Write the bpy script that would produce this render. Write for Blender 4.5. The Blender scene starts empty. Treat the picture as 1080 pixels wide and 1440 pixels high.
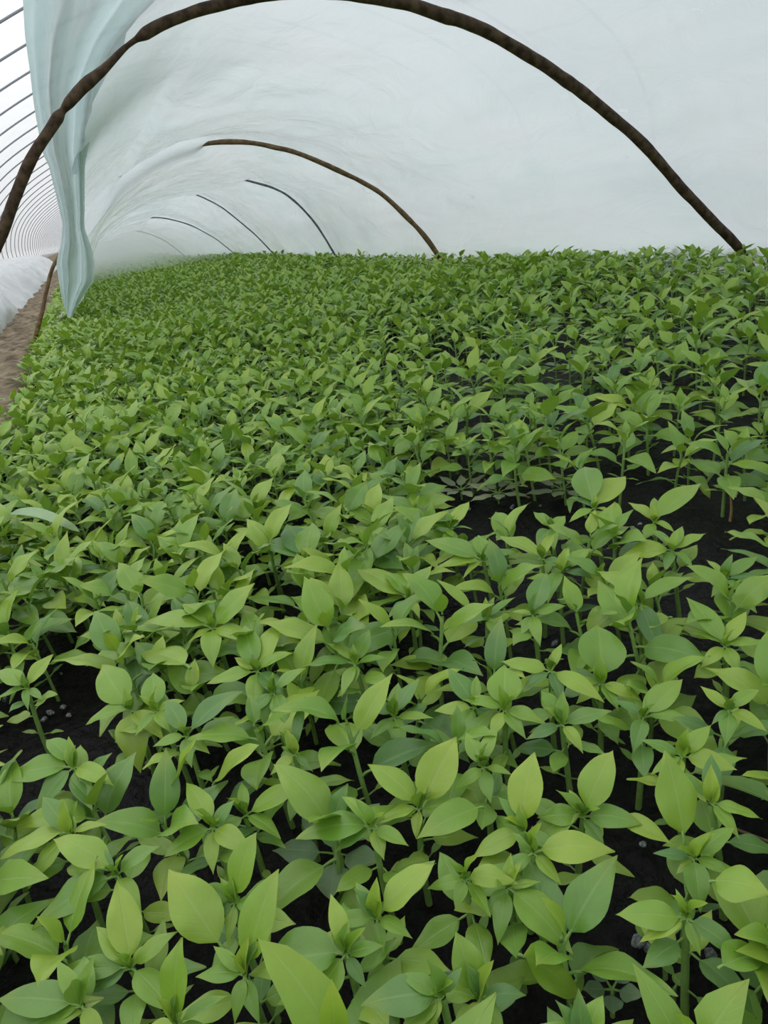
import bpy, math, random
import numpy as np
from mathutils import Matrix, Vector, noise

# ------------------------------------------------------------------ camera
SC = bpy.context.scene
COL = SC.collection
F = 1040.0                     # focal length in pixels of the 1080x1440 frame
H = 0.355                      # camera height above the bed soil
ROLL = math.radians(10)
VPX, VPY = 110.0, 345.0        # where the bed's long direction vanishes


def cam_axes():
    d = np.array([VPX - 540, 720 - VPY, F]); d /= np.linalg.norm(d)
    u = np.array([math.cos(ROLL), math.sin(ROLL), 0.0])
    n = np.cross(u, d); n /= np.linalg.norm(n)
    if n[1] < 0: n = -n
    x = np.cross(n, d)
    if x[0] < 0: x = -x
    return np.array([x, d, n])


RR = cam_axes()
CAMP = np.array([0.0, 0.0, H])
m = Matrix(((RR[0][0], RR[0][1], -RR[0][2], 0), (RR[1][0], RR[1][1], -RR[1][2], 0),
            (RR[2][0], RR[2][1], -RR[2][2], H), (0, 0, 0, 1)))
cd = bpy.data.cameras.new('camera')
cd.sensor_fit = 'HORIZONTAL'; cd.sensor_width = 36.0; cd.lens = 36.0 * F / 1080.0
cd.clip_start = 0.01; cd.clip_end = 200
cam = bpy.data.objects.new('camera', cd); COL.objects.link(cam); cam.matrix_world = m
SC.camera = cam

# ------------------------------------------------------------------ light
W = bpy.data.worlds.new('sky'); SC.world = W; W.use_nodes = True
wn = W.node_tree.nodes; wl = W.node_tree.links; wn.clear()
wo = wn.new('ShaderNodeOutputWorld'); wb = wn.new('ShaderNodeBackground')
tc = wn.new('ShaderNodeTexCoord'); sp = wn.new('ShaderNodeSeparateXYZ'); cr = wn.new('ShaderNodeValToRGB')
cr.color_ramp.elements[0].position = 0.0; cr.color_ramp.elements[0].color = (0.42, 0.44, 0.45, 1)
cr.color_ramp.elements[1].position = 1.0; cr.color_ramp.elements[1].color = (0.97, 0.99, 1.03, 1)
wl.new(tc.outputs['Generated'], sp.inputs[0]); wl.new(sp.outputs['Z'], cr.inputs[0])
# the sky is brighter ahead, down the greenhouse, than behind the camera
yr = wn.new('ShaderNodeMapRange'); yr.inputs[1].default_value = -1.0; yr.inputs[2].default_value = 1.0
yr.inputs[3].default_value = 0.85; yr.inputs[4].default_value = 2.25
wl.new(sp.outputs['Y'], yr.inputs[0]); wl.new(yr.outputs[0], wb.inputs[1])
wl.new(cr.outputs[0], wb.inputs[0]); wl.new(wb.outputs[0], wo.inputs[0])

SC.view_settings.view_transform = 'Standard'; SC.view_settings.look = 'None'
SC.view_settings.exposure = 0.13; SC.view_settings.gamma = 1.0
SC.view_settings.use_curve_mapping = False
SC.cycles.max_bounces = 10; SC.cycles.transparent_max_bounces = 16
SC.cycles.diffuse_bounces = 5; SC.cycles.transmission_bounces = 8; SC.cycles.volume_bounces = 3
SC.cycles.caustics_reflective = False; SC.cycles.caustics_refractive = False


# ------------------------------------------------------------------ helpers
def ray(px, py):
    return RR @ np.array([px - 540.0, 720.0 - py, F])


def on_z(px, py, z):                       # where the sight line meets the height z
    r = ray(px, py); return CAMP + r * ((z - H) / r[2])


def on_y(px, py, y):
    r = ray(px, py); return CAMP + r * (y / r[1])


def proj(p):
    c = RR.T @ (np.asarray(p, float) - CAMP)
    if c[2] <= 0.01: return (-9999, -9999)
    return (540 + F * c[0] / c[2], 720 - F * c[1] / c[2])


def fbm(x, y, z=0.0, o=3):
    return noise.fractal(Vector((x, y, z)), 1.0, 2.0, o)


def mesh_np(name, V, Fc, uv=None, tint=None, mi=None, smooth=True):
    """V (n,3), Fc (m,4) quads, uv per vertex (n,2), tint per vertex."""
    V = np.asarray(V, np.float32); Fc = np.asarray(Fc, np.int32)
    me = bpy.data.meshes.new(name)
    me.vertices.add(len(V)); me.vertices.foreach_set('co', V.ravel())
    nf, k = Fc.shape
    me.loops.add(nf * k); me.loops.foreach_set('vertex_index', Fc.ravel())
    me.polygons.add(nf)
    me.polygons.foreach_set('loop_start', np.arange(0, nf * k, k, dtype=np.int32))
    me.polygons.foreach_set('loop_total', np.full(nf, k, np.int32))
    me.polygons.foreach_set('use_smooth', np.full(nf, smooth))
    if mi is not None: me.polygons.foreach_set('material_index', np.asarray(mi, np.int32))
    if uv is not None:
        l = me.uv_layers.new(name='UVMap')
        l.data.foreach_set('uv', np.asarray(uv, np.float32)[Fc.ravel()].ravel())
    if tint is not None:
        a = me.attributes.new('tint', 'FLOAT', 'POINT'); a.data.foreach_set('value', np.asarray(tint, np.float32))
    me.update(calc_edges=True)
    return me


def obj(name, me, mats=(), parent=None, **props):
    o = bpy.data.objects.new(name, me); COL.objects.link(o)
    if me is not None:
        for mt in (mats if isinstance(mats, (list, tuple)) else [mats]):
            if len(me.materials) < len(mats if isinstance(mats, (list, tuple)) else [mats]): me.materials.append(mt)
    if parent: o.parent = parent
    for k, v in props.items(): o[k] = v
    return o


def grid(nu, nv, fn):
    V = np.array([fn(i / (nu - 1), j / (nv - 1)) for i in range(nu) for j in range(nv)])
    uv = np.array([(i / (nu - 1), j / (nv - 1)) for i in range(nu) for j in range(nv)])
    a = np.arange((nu - 1) * nv).reshape(nu - 1, nv)[:, :-1].ravel()
    Fc = np.stack([a, a + nv, a + nv + 1, a + 1], 1)
    return V, Fc, uv


def tube(P, r, n=8, cap=True):
    """P list of points, r radius per point."""
    P = np.asarray(P, float); r = np.broadcast_to(np.asarray(r, float), (len(P),))
    T = np.gradient(P, axis=0); T /= np.linalg.norm(T, axis=1)[:, None] + 1e-12
    ref = np.array([0.31, 0.89, 0.17]) if abs(T[0][1]) < 0.9 else np.array([1.0, 0, 0])
    a = np.cross(T[0], ref); a /= np.linalg.norm(a)
    V = []
    th = np.linspace(0, 2 * math.pi, n, endpoint=False)
    for i in range(len(P)):
        a = a - T[i] * np.dot(a, T[i]); a /= np.linalg.norm(a); b = np.cross(T[i], a)
        V.append(P[i] + r[i] * (np.cos(th)[:, None] * a + np.sin(th)[:, None] * b))
    V = np.concatenate(V); Fc = []
    for i in range(len(P) - 1):
        for k in range(n):
            Fc.append([i * n + k, i * n + (k + 1) % n, (i + 1) * n + (k + 1) % n, (i + 1) * n + k])
    if cap:
        for base, idx in ((P[0], 0), (P[-1], len(P) - 1)):
            c = len(V); V = np.vstack([V, base[None]])
            for k in range(0, n, 2):
                q = [idx * n + k, idx * n + (k + 1) % n, idx * n + (k + 2) % n]
                Fc.append(q + [c] if idx else q[::-1] + [c])
    return V, np.array(Fc)


def catmull(P, m=8):
    P = [np.array(p, float) for p in P]; P = [2 * P[0] - P[1]] + P + [2 * P[-1] - P[-2]]
    out = []
    for i in range(1, len(P) - 2):
        p0, p1, p2, p3 = P[i - 1:i + 3]
        for k in range(m):
            t = k / m
            out.append(0.5 * (2 * p1 + (p2 - p0) * t + (2 * p0 - 5 * p1 + 4 * p2 - p3) * t * t + (3 * p1 - p0 - 3 * p2 + p3) * t ** 3))
    out.append(P[-2]); return np.array(out)


# ------------------------------------------------------------------ materials
def new_mat(name):
    mt = bpy.data.materials.new(name); mt.use_nodes = True
    nt = mt.node_tree; nt.nodes.clear()
    return mt, nt, nt.nodes, nt.links


def ramp(n, stops):
    r = n.new('ShaderNodeValToRGB'); e = r.color_ramp.elements
    while len(e) < len(stops): e.new(0.5)
    for i, (p, c) in enumerate(stops): e[i].position = p; e[i].color = (*c, 1)
    return r


def math_node(n, l, op, a, b=None):
    x = n.new('ShaderNodeMath'); x.operation = op
    for i, v in enumerate((a, b)):
        if v is None: continue
        if hasattr(v, 'links'): l.new(v, x.inputs[i])
        else: x.inputs[i].default_value = v
    return x.outputs[0]


def leaf_material(name, stops, trans=0.24, rough=0.38, spec=0.72, yellow=(0.46, 0.50, 0.07)):
    mt, nt, n, l = new_mat(name)
    at = n.new('ShaderNodeAttribute'); at.attribute_name = 'tint'
    oi = n.new('ShaderNodeObjectInfo')
    t = math_node(n, l, 'FRACT', math_node(n, l, 'ADD', at.outputs['Fac'], math_node(n, l, 'MULTIPLY', oi.outputs['Random'], 0.999)))
    # triangle shaped so that both ends of the range are rare
    cr = ramp(n, stops); l.new(t, cr.inputs[0])
    uv = n.new('ShaderNodeUVMap'); s = n.new('ShaderNodeSeparateXYZ'); l.new(uv.outputs[0], s.inputs[0])
    # midrib and side veins of the leaf
    d = math_node(n, l, 'ABSOLUTE', math_node(n, l, 'SUBTRACT', s.outputs[1], 0.5))
    mid = n.new('ShaderNodeMapRange'); mid.inputs[1].default_value = 0.0; mid.inputs[2].default_value = 0.05
    mid.inputs[3].default_value = 1.0; mid.inputs[4].default_value = 0.0; l.new(d, mid.inputs[0])
    ph = math_node(n, l, 'SUBTRACT', math_node(n, l, 'MULTIPLY', s.outputs[0], 9.0), math_node(n, l, 'MULTIPLY', d, 5.0))
    fr = math_node(n, l, 'ABSOLUTE', math_node(n, l, 'SUBTRACT', math_node(n, l, 'FRACT', ph), 0.5))
    ve = n.new('ShaderNodeMapRange'); ve.inputs[1].default_value = 0.0; ve.inputs[2].default_value = 0.10
    ve.inputs[3].default_value = 0.3; ve.inputs[4].default_value = 0.0; l.new(fr, ve.inputs[0])
    v = math_node(n, l, 'MAXIMUM', mid.outputs[0], ve.outputs[0])
    nz = n.new('ShaderNodeTexNoise'); nz.inputs['Scale'].default_value = 90; nz.inputs['Detail'].default_value = 3
    tcx = n.new('ShaderNodeTexCoord'); l.new(tcx.outputs['Object'], nz.inputs['Vector'])
    hs = n.new('ShaderNodeHueSaturation')
    l.new(cr.outputs[0], hs.inputs['Color'])
    val = math_node(n, l, 'ADD', math_node(n, l, 'MULTIPLY', nz.outputs[0], 0.30), 0.85)
    l.new(val, hs.inputs['Value'])
    mx = n.new('ShaderNodeMix'); mx.data_type = 'RGBA'
    l.new(math_node(n, l, 'MULTIPLY', v, 0.5), mx.inputs['Factor'])
    l.new(hs.outputs[0], mx.inputs['A'])
    lt = n.new('ShaderNodeMix'); lt.data_type = 'RGBA'; lt.inputs['Factor'].default_value = 0.5
    l.new(hs.outputs[0], lt.inputs['A']); lt.inputs['B'].default_value = (0.42, 0.58, 0.20, 1)
    l.new(lt.outputs['Result'], mx.inputs['B'])
    lo = n.new('ShaderNodeTexNoise'); lo.inputs['Scale'].default_value = 22; lo.inputs['Detail'].default_value = 2
    l.new(tcx.outputs['Object'], lo.inputs['Vector'])
    yf = n.new('ShaderNodeMapRange'); yf.inputs[1].default_value = 0.85; yf.inputs[2].default_value = 1.45; yf.inputs[4].default_value = 0.7
    l.new(math_node(n, l, 'ADD', math_node(n, l, 'MULTIPLY', s.outputs[0], 0.6), lo.outputs[0]), yf.inputs[0])
    yl = n.new('ShaderNodeMix'); yl.data_type = 'RGBA'; l.new(yf.outputs[0], yl.inputs['Factor']); l.new(mx.outputs['Result'], yl.inputs['A'])
    yl.inputs['B'].default_value = (*yellow, 1)
    mx = yl
    p = n.new('ShaderNodeBsdfPrincipled'); l.new(mx.outputs['Result'], p.inputs['Base Color'])
    p.inputs['Roughness'].default_value = rough; p.inputs['Specular IOR Level'].default_value = spec
    bp = n.new('ShaderNodeBump'); bp.inputs['Strength'].default_value = 0.4; bp.inputs['Distance'].default_value = 0.0004
    hh = math_node(n, l, 'SUBTRACT', nz.outputs[0], math_node(n, l, 'MULTIPLY', v, 0.8)); l.new(hh, bp.inputs['Height'])
    l.new(bp.outputs[0], p.inputs['Normal'])
    tr = n.new('ShaderNodeBsdfTranslucent'); tl = n.new('ShaderNodeMix'); tl.data_type = 'RGBA'
    tl.inputs['Factor'].default_value = 0.45; tl.inputs['B'].default_value = (0.35, 0.55, 0.05, 1)
    l.new(mx.outputs['Result'], tl.inputs['A']); l.new(tl.outputs['Result'], tr.inputs[0])
    ms = n.new('ShaderNodeMixShader'); ms.inputs[0].default_value = trans
    l.new(p.outputs[0], ms.inputs[1]); l.new(tr.outputs[0], ms.inputs[2])
    o = n.new('ShaderNodeOutputMaterial'); l.new(ms.outputs[0], o.inputs[0])
    return mt


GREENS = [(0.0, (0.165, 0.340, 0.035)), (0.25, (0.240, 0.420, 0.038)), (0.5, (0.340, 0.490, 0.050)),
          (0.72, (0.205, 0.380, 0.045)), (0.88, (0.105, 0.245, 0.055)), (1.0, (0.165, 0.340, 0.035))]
M_LEAF = leaf_material('seedling_leaf', GREENS)
M_WEED = leaf_material('weed_leaf', [(0.0, (0.16, 0.27, 0.14)), (0.5, (0.22, 0.33, 0.17)), (1.0, (0.13, 0.24, 0.10))], trans=0.15)
M_DRY = leaf_material('faded_leaf', [(0.0, (0.30, 0.36, 0.24)), (0.5, (0.36, 0.38, 0.22)), (1.0, (0.24, 0.33, 0.20))], trans=0.15)
M_BLADE = leaf_material('grass_blade', [(0.0, (0.24, 0.42, 0.17)), (1.0, (0.28, 0.45, 0.20))], trans=0.2)


def simple(name, col, rough=0.6, spec=0.3, bump=0.0, scale=50, col2=None, stretch=None, dist=0.002):
    mt, nt, n, l = new_mat(name)
    p = n.new('ShaderNodeBsdfPrincipled'); p.inputs['Base Color'].default_value = (*col, 1)
    p.inputs['Roughness'].default_value = rough; p.inputs['Specular IOR Level'].default_value = spec
    nz = n.new('ShaderNodeTexNoise'); nz.inputs['Scale'].default_value = scale; nz.inputs['Detail'].default_value = 5
    tcx = n.new('ShaderNodeTexCoord'); mp = n.new('ShaderNodeMapping'); l.new(tcx.outputs['Object'], mp.inputs[0])
    if stretch: mp.inputs['Scale'].default_value = stretch
    l.new(mp.outputs[0], nz.inputs['Vector'])
    if col2:
        cr = ramp(n, [(0.35, col), (0.65, col2)]); l.new(nz.outputs[0], cr.inputs[0]); l.new(cr.outputs[0], p.inputs['Base Color'])
    if bump:
        bp = n.new('ShaderNodeBump'); bp.inputs['Strength'].default_value = bump; bp.inputs['Distance'].default_value = dist
        l.new(nz.outputs[0], bp.inputs['Height']); l.new(bp.outputs[0], p.inputs['Normal'])
    o = n.new('ShaderNodeOutputMaterial'); l.new(p.outputs[0], o.inputs[0])
    return mt


M_STEM = simple('seedling_stem', (0.20, 0.36, 0.08), 0.5, 0.3, 0.2, 200, (0.27, 0.42, 0.12))
M_STEM_RED = simple('rusty_stem', (0.30, 0.17, 0.08), 0.6, 0.2, 0.2, 200, (0.42, 0.30, 0.13))
M_SOIL = simple('black_soil', (0.0022, 0.0020, 0.0022), 0.48, 0.16, 1.0, 110, (0.010, 0.009, 0.0085), dist=0.006)
M_PATH = simple('path_earth', (0.09, 0.068, 0.042), 0.9, 0.15, 1.0, 22, (0.30, 0.24, 0.16), dist=0.01)
M_WOOD = simple('dark_stick', (0.035, 0.022, 0.014), 0.75, 0.2, 0.9, 60, (0.11, 0.075, 0.045))
M_WOOD2 = simple('brown_stick', (0.11, 0.065, 0.035), 0.75, 0.2, 0.8, 60, (0.24, 0.16, 0.09))
M_STEEL = simple('rib_steel', (0.30, 0.33, 0.36), 0.5, 0.4)
M_ROD = simple('grey_rod', (0.10, 0.11, 0.12), 0.6, 0.3, 0.3, 60, (0.18, 0.19, 0.20))
M_CLOD = simple('pale_crumb', (0.10, 0.11, 0.12), 0.6, 0.4, 1.0, 300, (0.42, 0.44, 0.45))
M_BARK = simple('litter_fibre', (0.16, 0.11, 0.07), 0.9, 0.1, 0.4, 200, (0.30, 0.23, 0.15))


def film_material(name, col, clear=0.12, transl=0.55, spots=0.0, wr=0.4):
    mt, nt, n, l = new_mat(name)
    tcx = n.new('ShaderNodeTexCoord')
    big = n.new('ShaderNodeTexNoise'); big.inputs['Scale'].default_value = 1.6; big.inputs['Detail'].default_value = 6; big.inputs['Distortion'].default_value = 0.8
    mp = n.new('ShaderNodeMapping'); mp.inputs['Scale'].default_value = (1.4, 0.8, 2.6); l.new(tcx.outputs['Object'], mp.inputs[0]); l.new(mp.outputs[0], big.inputs['Vector'])
    cr = ramp(n, [(0.25, (col[0] * 0.90, col[1] * 0.94, col[2] * 0.94)), (0.5, col), (0.78, (min(1, col[0] * 1.065), min(1, col[1] * 1.01), min(1, col[2] * 1.02)))])
    l.new(big.outputs[0], cr.inputs[0])
    fine = n.new('ShaderNodeTexNoise'); fine.inputs['Scale'].default_value = 7; fine.inputs['Detail'].default_value = 8; fine.inputs['Distortion'].default_value = 1.5
    mp2 = n.new('ShaderNodeMapping'); mp2.inputs['Scale'].default_value = (1.0, 0.6, 1.0); l.new(tcx.outputs['Object'], mp2.inputs[0]); l.new(mp2.outputs[0], fine.inputs['Vector'])
    bp = n.new('ShaderNodeBump'); bp.inputs['Strength'].default_value = wr; bp.inputs['Distance'].default_value = 0.012
    l.new(fine.outputs[0], bp.inputs['Height'])
    di = n.new('ShaderNodeBsdfDiffuse'); tr = n.new('ShaderNodeBsdfTranslucent'); gl = n.new('ShaderNodeBsdfGlossy'); gl.inputs['Roughness'].default_value = 0.16
    tp = n.new('ShaderNodeBsdfTransparent')
    gl.inputs[0].default_value = (1, 1, 1, 1)
    for s in (di, tr): l.new(cr.outputs[0], s.inputs[0]); l.new(bp.outputs[0], s.inputs['Normal'])
    l.new(bp.outputs[0], gl.inputs['Normal'])
    a = n.new('ShaderNodeMixShader'); a.inputs[0].default_value = transl; l.new(di.outputs[0], a.inputs[1]); l.new(tr.outputs[0], a.inputs[2])
    fr = n.new('ShaderNodeFresnel'); fr.inputs[0].default_value = 1.45; l.new(bp.outputs[0], fr.inputs['Normal'])
    b = n.new('ShaderNodeMixShader'); l.new(math_node(n, l, 'MULTIPLY', fr.outputs[0], 0.7), b.inputs[0]); l.new(a.outputs[0], b.inputs[1]); l.new(gl.outputs[0], b.inputs[2])
    c = n.new('ShaderNodeMixShader'); l.new(b.outputs[0], c.inputs[1]); l.new(tp.outputs[0], c.inputs[2])
    if spots:
        # clear condensation runs wiped in the milky film
        sn = n.new('ShaderNodeTexNoise'); sn.inputs['Scale'].default_value = 26; sn.inputs['Detail'].default_value = 4
        l.new(tcx.outputs['Object'], sn.inputs['Vector'])
        sm = n.new('ShaderNodeTexNoise'); sm.inputs['Scale'].default_value = 2.1; l.new(tcx.outputs['Object'], sm.inputs['Vector'])
        k1 = n.new('ShaderNodeMapRange'); k1.inputs[1].default_value = 0.62; k1.inputs[2].default_value = 0.70; l.new(sn.outputs[0], k1.inputs[0])
        k2 = n.new('ShaderNodeMapRange'); k2.inputs[1].default_value = 0.58; k2.inputs[2].default_value = 0.68; l.new(sm.outputs[0], k2.inputs[0])
        q = math_node(n, l, 'MULTIPLY', math_node(n, l, 'MULTIPLY', k1.outputs[0], k2.outputs[0]), spots)
        l.new(math_node(n, l, 'ADD', q, clear), c.inputs[0])
    else: c.inputs[0].default_value = clear
    o = n.new('ShaderNodeOutputMaterial'); l.new(c.outputs[0], o.inputs[0])
    return mt


M_FILM = film_material('milky_film', (0.865, 0.925, 0.955), 0.04, 0.66, spots=0.25, wr=0.6)
M_FLAP = film_material('hanging_film', (0.74, 0.875, 0.87), 0.05, 0.52, wr=0.4)
M_LOWFILM = film_material('low_tunnel_film', (0.86, 0.93, 0.95), 0.05, 0.45)
M_OUTER = film_material('greenhouse_film', (0.95, 0.955, 0.955), 0.35, 0.85, wr=0.1)

# ------------------------------------------------------------------ outer greenhouse
S = 1.25
SEC = [(-1, -.20), (-1, 0.04), (-.97, .19), (-.89, .37), (-.75, .54), (-.56, .69), (-.32, .83), (0, .97), (.4, 1.11), (.75, 1.18), (1.0, 1.195)]
SEC = SEC + [(2.0 - x, z) for x, z in SEC[-2::-1]]
GW = 2.2
SECP = catmull([np.array([x * GW, 0, z * GW + H]) for x, z in SEC], 4)
NS = len(SECP)
YB = 116.0

V, Fc, uv = grid(60, NS, lambda i, j: (SECP[int(round(j * (NS - 1)))][0], -3 + (YB + 3) * i, SECP[int(round(j * (NS - 1)))][2] + .02))
obj('ceiling', mesh_np('outer_film', V, Fc, uv), M_OUTER, kind='structure')
V, Fc, uv = grid(2, NS, lambda i, j: (SECP[int(round(j * (NS - 1)))][0], YB, SECP[int(round(j * (NS - 1)))][2] if i > 0.5 else -0.05))
obj('wall_back', mesh_np('end_film', V, Fc, uv), M_OUTER, kind='structure')
V, Fc, uv = grid(3, 3, lambda i, j: (-5 + 14 * i, -4 + 124 * j, -0.06))
obj('floor', mesh_np('ground', V, Fc, uv), M_PATH, kind='structure')
rib0 = None
ORD = 'first second third fourth fifth sixth seventh eighth ninth tenth eleventh twelfth thirteenth fourteenth'.split()
V, Fc = tube(SECP, 0.015, 6); rib_me = mesh_np('rib', V, Fc)
for k in range(48):
    y = 7.9 + 1.3 * k + 0.02 * k * k
    if rib0 is None: o = rib0 = obj('greenhouse_rib', rib_me, M_STEEL)
    else: o = rib0.copy(); COL.objects.link(o)
    o.location.y = y
    o['label'] = ('%s visible rib of the outer greenhouse counted back from the top left corner' % ORD[k - 1]) if 0 < k < 15 else (
        'thin steel rib of the outer greenhouse overhead, nearest the camera' if k == 0 else 'far thin rib in the crowded arcs at the end of the outer greenhouse')
    o['category'] = 'arch rib'; o['group'] = 'ribs of the outer greenhouse'


# ------------------------------------------------------------------ bed soil and path
def soil_z(x, y):
    z = 0.006 * fbm(x * 9, y * 9) + 0.004 * fbm(x * 35, y * 35, 3)
    return z


def bank(x):                               # the bed is sunk a little below the path at its left
    if x > -0.19: return 0.0
    t = min(1, (-0.19 - x) / 0.05); return 0.035 * t * t * (3 - 2 * t)


xs = np.concatenate([np.linspace(-0.235, 1.3, 150), np.linspace(1.32, 1.95, 16)])
ys = np.concatenate([np.linspace(-0.35, 2.2, 230), np.linspace(2.25, 15.0, 90)])
V = np.array([(x, y, soil_z(x, y) + bank(x)) for x in xs for y in ys])
nv = len(ys); a = np.arange((len(xs) - 1) * nv).reshape(len(xs) - 1, nv)[:, :-1].ravel()
obj('bed_soil', mesh_np('bed_soil', V, np.stack([a, a + nv, a + nv + 1, a + 1], 1)), M_SOIL, kind='stuff',
    label='wet black soil of the sunken seedling bed', category='soil')
xs = np.linspace(-0.80, -0.215, 40); ys = np.concatenate([np.linspace(-0.3, 6, 150), np.linspace(6.1, 15, 60)])
V = np.array([(x, y, 0.055 + 0.018 * fbm(x * 7, y * 5) + 0.010 * fbm(x * 30, y * 30) - (0.02 if x > -0.225 else 0)) for x in xs for y in ys])
nv = len(ys); a = np.arange((len(xs) - 1) * nv).reshape(len(xs) - 1, nv)[:, :-1].ravel()
obj('path_soil', mesh_np('path_soil', V, np.stack([a, a + nv, a + nv + 1, a + 1], 1)), M_PATH, kind='stuff',
    label='trodden brown earth path along the left edge of the bed', category='soil')

# ------------------------------------------------------------------ hoops
H1 = [(-20, 425), (-14, 372), (0, 333), (37, 240), (75, 175), (110, 130), (148, 97), (185, 62), (245, 26), (335, 0), (432, -12), (530, -2),
      (600, 15), (690, 47), (800, 115), (890, 190), (960, 265), (1010, 320), (1042, 355), (1068, 398), (1085, 430)]
HY = [S * (1.26 + k) for k in range(10)]


def hoop_curve(pix, y):
    P = [on_y(px, py, y) for px, py in pix]
    return P


GEN = [(-0.26, 0.03), (-0.245, 0.12), (-0.20, 0.25), (-0.10, 0.41), (0.05, 0.555), (0.25, 0.655), (0.50, 0.70),
       (0.75, 0.675), (0.95, 0.60), (1.12, 0.475), (1.24, 0.33), (1.33, 0.17), (1.375, 0.03)]
CURVES = []
c1 = catmull(hoop_curve(H1, HY[0]), 6); CURVES.append(c1)
H2R = [(310, 200), (385, 207), (450, 228), (530, 268), (590, 325), (620, 366), (640, 405)]
left2 = [on_y(45, 493, HY[1]), on_y(60, 432, HY[1]), on_y(75, 375, HY[1]), np.array([-0.03, HY[1], 0.36]), np.array([0.15, HY[1], 0.50]), np.array([0.36, HY[1], 0.585])]
CURVES.append(catmull(left2 + hoop_curve(H2R, HY[1]), 6))
H3R = [(355, 256), (400, 272), (440, 310), (472, 360), (486, 385)]
CURVES.append(catmull([on_y(91, 449, HY[2]), on_y(103, 418, HY[2]), on_y(118, 386, HY[2])] + [np.array([x, HY[2], z]) for x, z in ((0.06, 0.42), (0.2, 0.50), (0.42, 0.56), (0.7, 0.57))] + hoop_curve(H3R, HY[2]), 6))
for k, pix in ((3, [(252, 271), (300, 285), (350, 322), (387, 360), (400, 378)]), (4, [(212, 306), (260, 314), (300, 334), (333, 360), (345, 375)]),
               (5, [(190, 325), (230, 338), (268, 367), (278, 378)])):
    R_ = hoop_curve(pix, HY[k]); x0, z0 = R_[0][0], R_[0][2]
    CURVES.append(catmull([np.array([-0.10, HY[k], 0.04]), np.array([-0.06, HY[k], 0.22]), np.array([0.06, HY[k], 0.36]),
                           np.array([x0 * 0.5, HY[k], z0 - 0.02])] + R_, 6))
for k in range(6, 10):
    c = CURVES[5].copy(); c[:, 1] = HY[k]; CURVES.append(c)
rng = random.Random(4)


def stick(name, P, r0, r1, mt, knob=0.0, seed=0, prof=None, **props):
    d = np.concatenate([[0], np.cumsum(np.linalg.norm(np.diff(P, axis=0), axis=1))]); L = d[-1]
    r = []
    for q in d:
        t = q / L; rr = r0 + (r1 - r0) * t
        rr *= 1 + knob * fbm(q * 6, seed) * 1.2 + 0.06 * math.sin(q * 37)
        for kk in range(12):
            rr += 0.0022 * knob * math.exp(-((q - (kk + 0.5) * 0.17) / 0.010) ** 2)
        if prof is not None: rr = 0.0125 * np.interp(proj(P[int(np.argmin(abs(d - q)))])[0], [a_[0] for a_ in prof], [a_[1] for a_ in prof]) * (1 + .10 * fbm(q * 14, seed))
        r.append(rr)
    P = P + np.array([[0, 0.006 * fbm(q * 3, 5, seed), 0.004 * fbm(q * 5, 9, seed)] for q in d])
    V, Fc = tube(P, r, 10)
    return obj(name, mesh_np(name, V, Fc), mt, **props)


LB = ['nearest and thickest dark wooden hoop arching across the bed', 'second hoop, brown stick with its left foot stuck in the path edge',
      'third hoop, thin grey rod behind the second one', 'fourth hoop, thin dark rod showing from film crease to leaf tops',
      'fifth hoop, faint thin rod deep in the tunnel', 'sixth hoop, faintest rod just before the haze']
RAD = [(0.009, 0.0150), (0.0065, 0.0100), (0.0058, 0.0058), (0.0045, 0.0045), (0.005, 0.005), (0.005, 0.005)]
MT = [M_WOOD, M_WOOD2, M_ROD, M_ROD, M_ROD, M_ROD]


PROF = [(-20, .9), (0, .85), (60, .78), (82, .85), (88, .48), (97, .75), (125, .88), (145, .66), (180, .36), (192, .42), (204, .85), (245, .78), (335, .85), (500, .9), (620, 1), (630, 1.08), (640, 1), (790, 1), (800, 1.1), (810, 1), (1042, .95)]


def dense(P, m=3): return catmull(P, m)


for k in range(6):
    P = dense(CURVES[k])
    stick('tunnel_hoop', P, RAD[k][0], RAD[k][1], MT[k], 0.35 if k == 0 else (0.2 if k == 1 else 0.0), k, PROF if k == 0 else None,
          label=LB[k], category='hoop', group='hoops of the low tunnel')


# ------------------------------------------------------------------ tunnel film over the hoops
def resample(P, n):
    d = np.concatenate([[0], np.cumsum(np.linalg.norm(np.diff(P, axis=0), axis=1))]); t = np.linspace(0, d[-1], n)
    return np.stack([np.interp(t, d, P[:, i]) for i in range(3)], 1)


NU = 90
RS = [resample(c, NU) for c in CURVES]
first = RS[0].copy(); first[:, 1] = -1.0
ST = [(-1.0, RS[0])] + [(HY[k], RS[k]) for k in range(10)] + [(15.0, RS[9])]
# X where each hoop passes from outside the film (left) to under it (right)
XCROSS = [(-1.0, -9), (HY[0], -9), (HY[1], on_y(310, 200, HY[1])[0]), (HY[2], on_y(355, 256, HY[2])[0]),
          (HY[3], on_y(252, 271, HY[3])[0]), (HY[4], on_y(212, 306, HY[4])[0]), (HY[5], on_y(190, 325, HY[5])[0]), (HY[6], .5), (15, .5)]
HEM = [(-1.0, 0.30), (1.45, 0.24), (1.70, 0.12), (2.0, 0.03), (2.6, -0.01), (3.5, -0.08), (5, -0.14), (8, -0.19), (15, -0.2)]


def sstep(a, b, x):
    t = min(1, max(0, (x - a) / (b - a))); return t * t * (3 - 2 * t)


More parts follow.
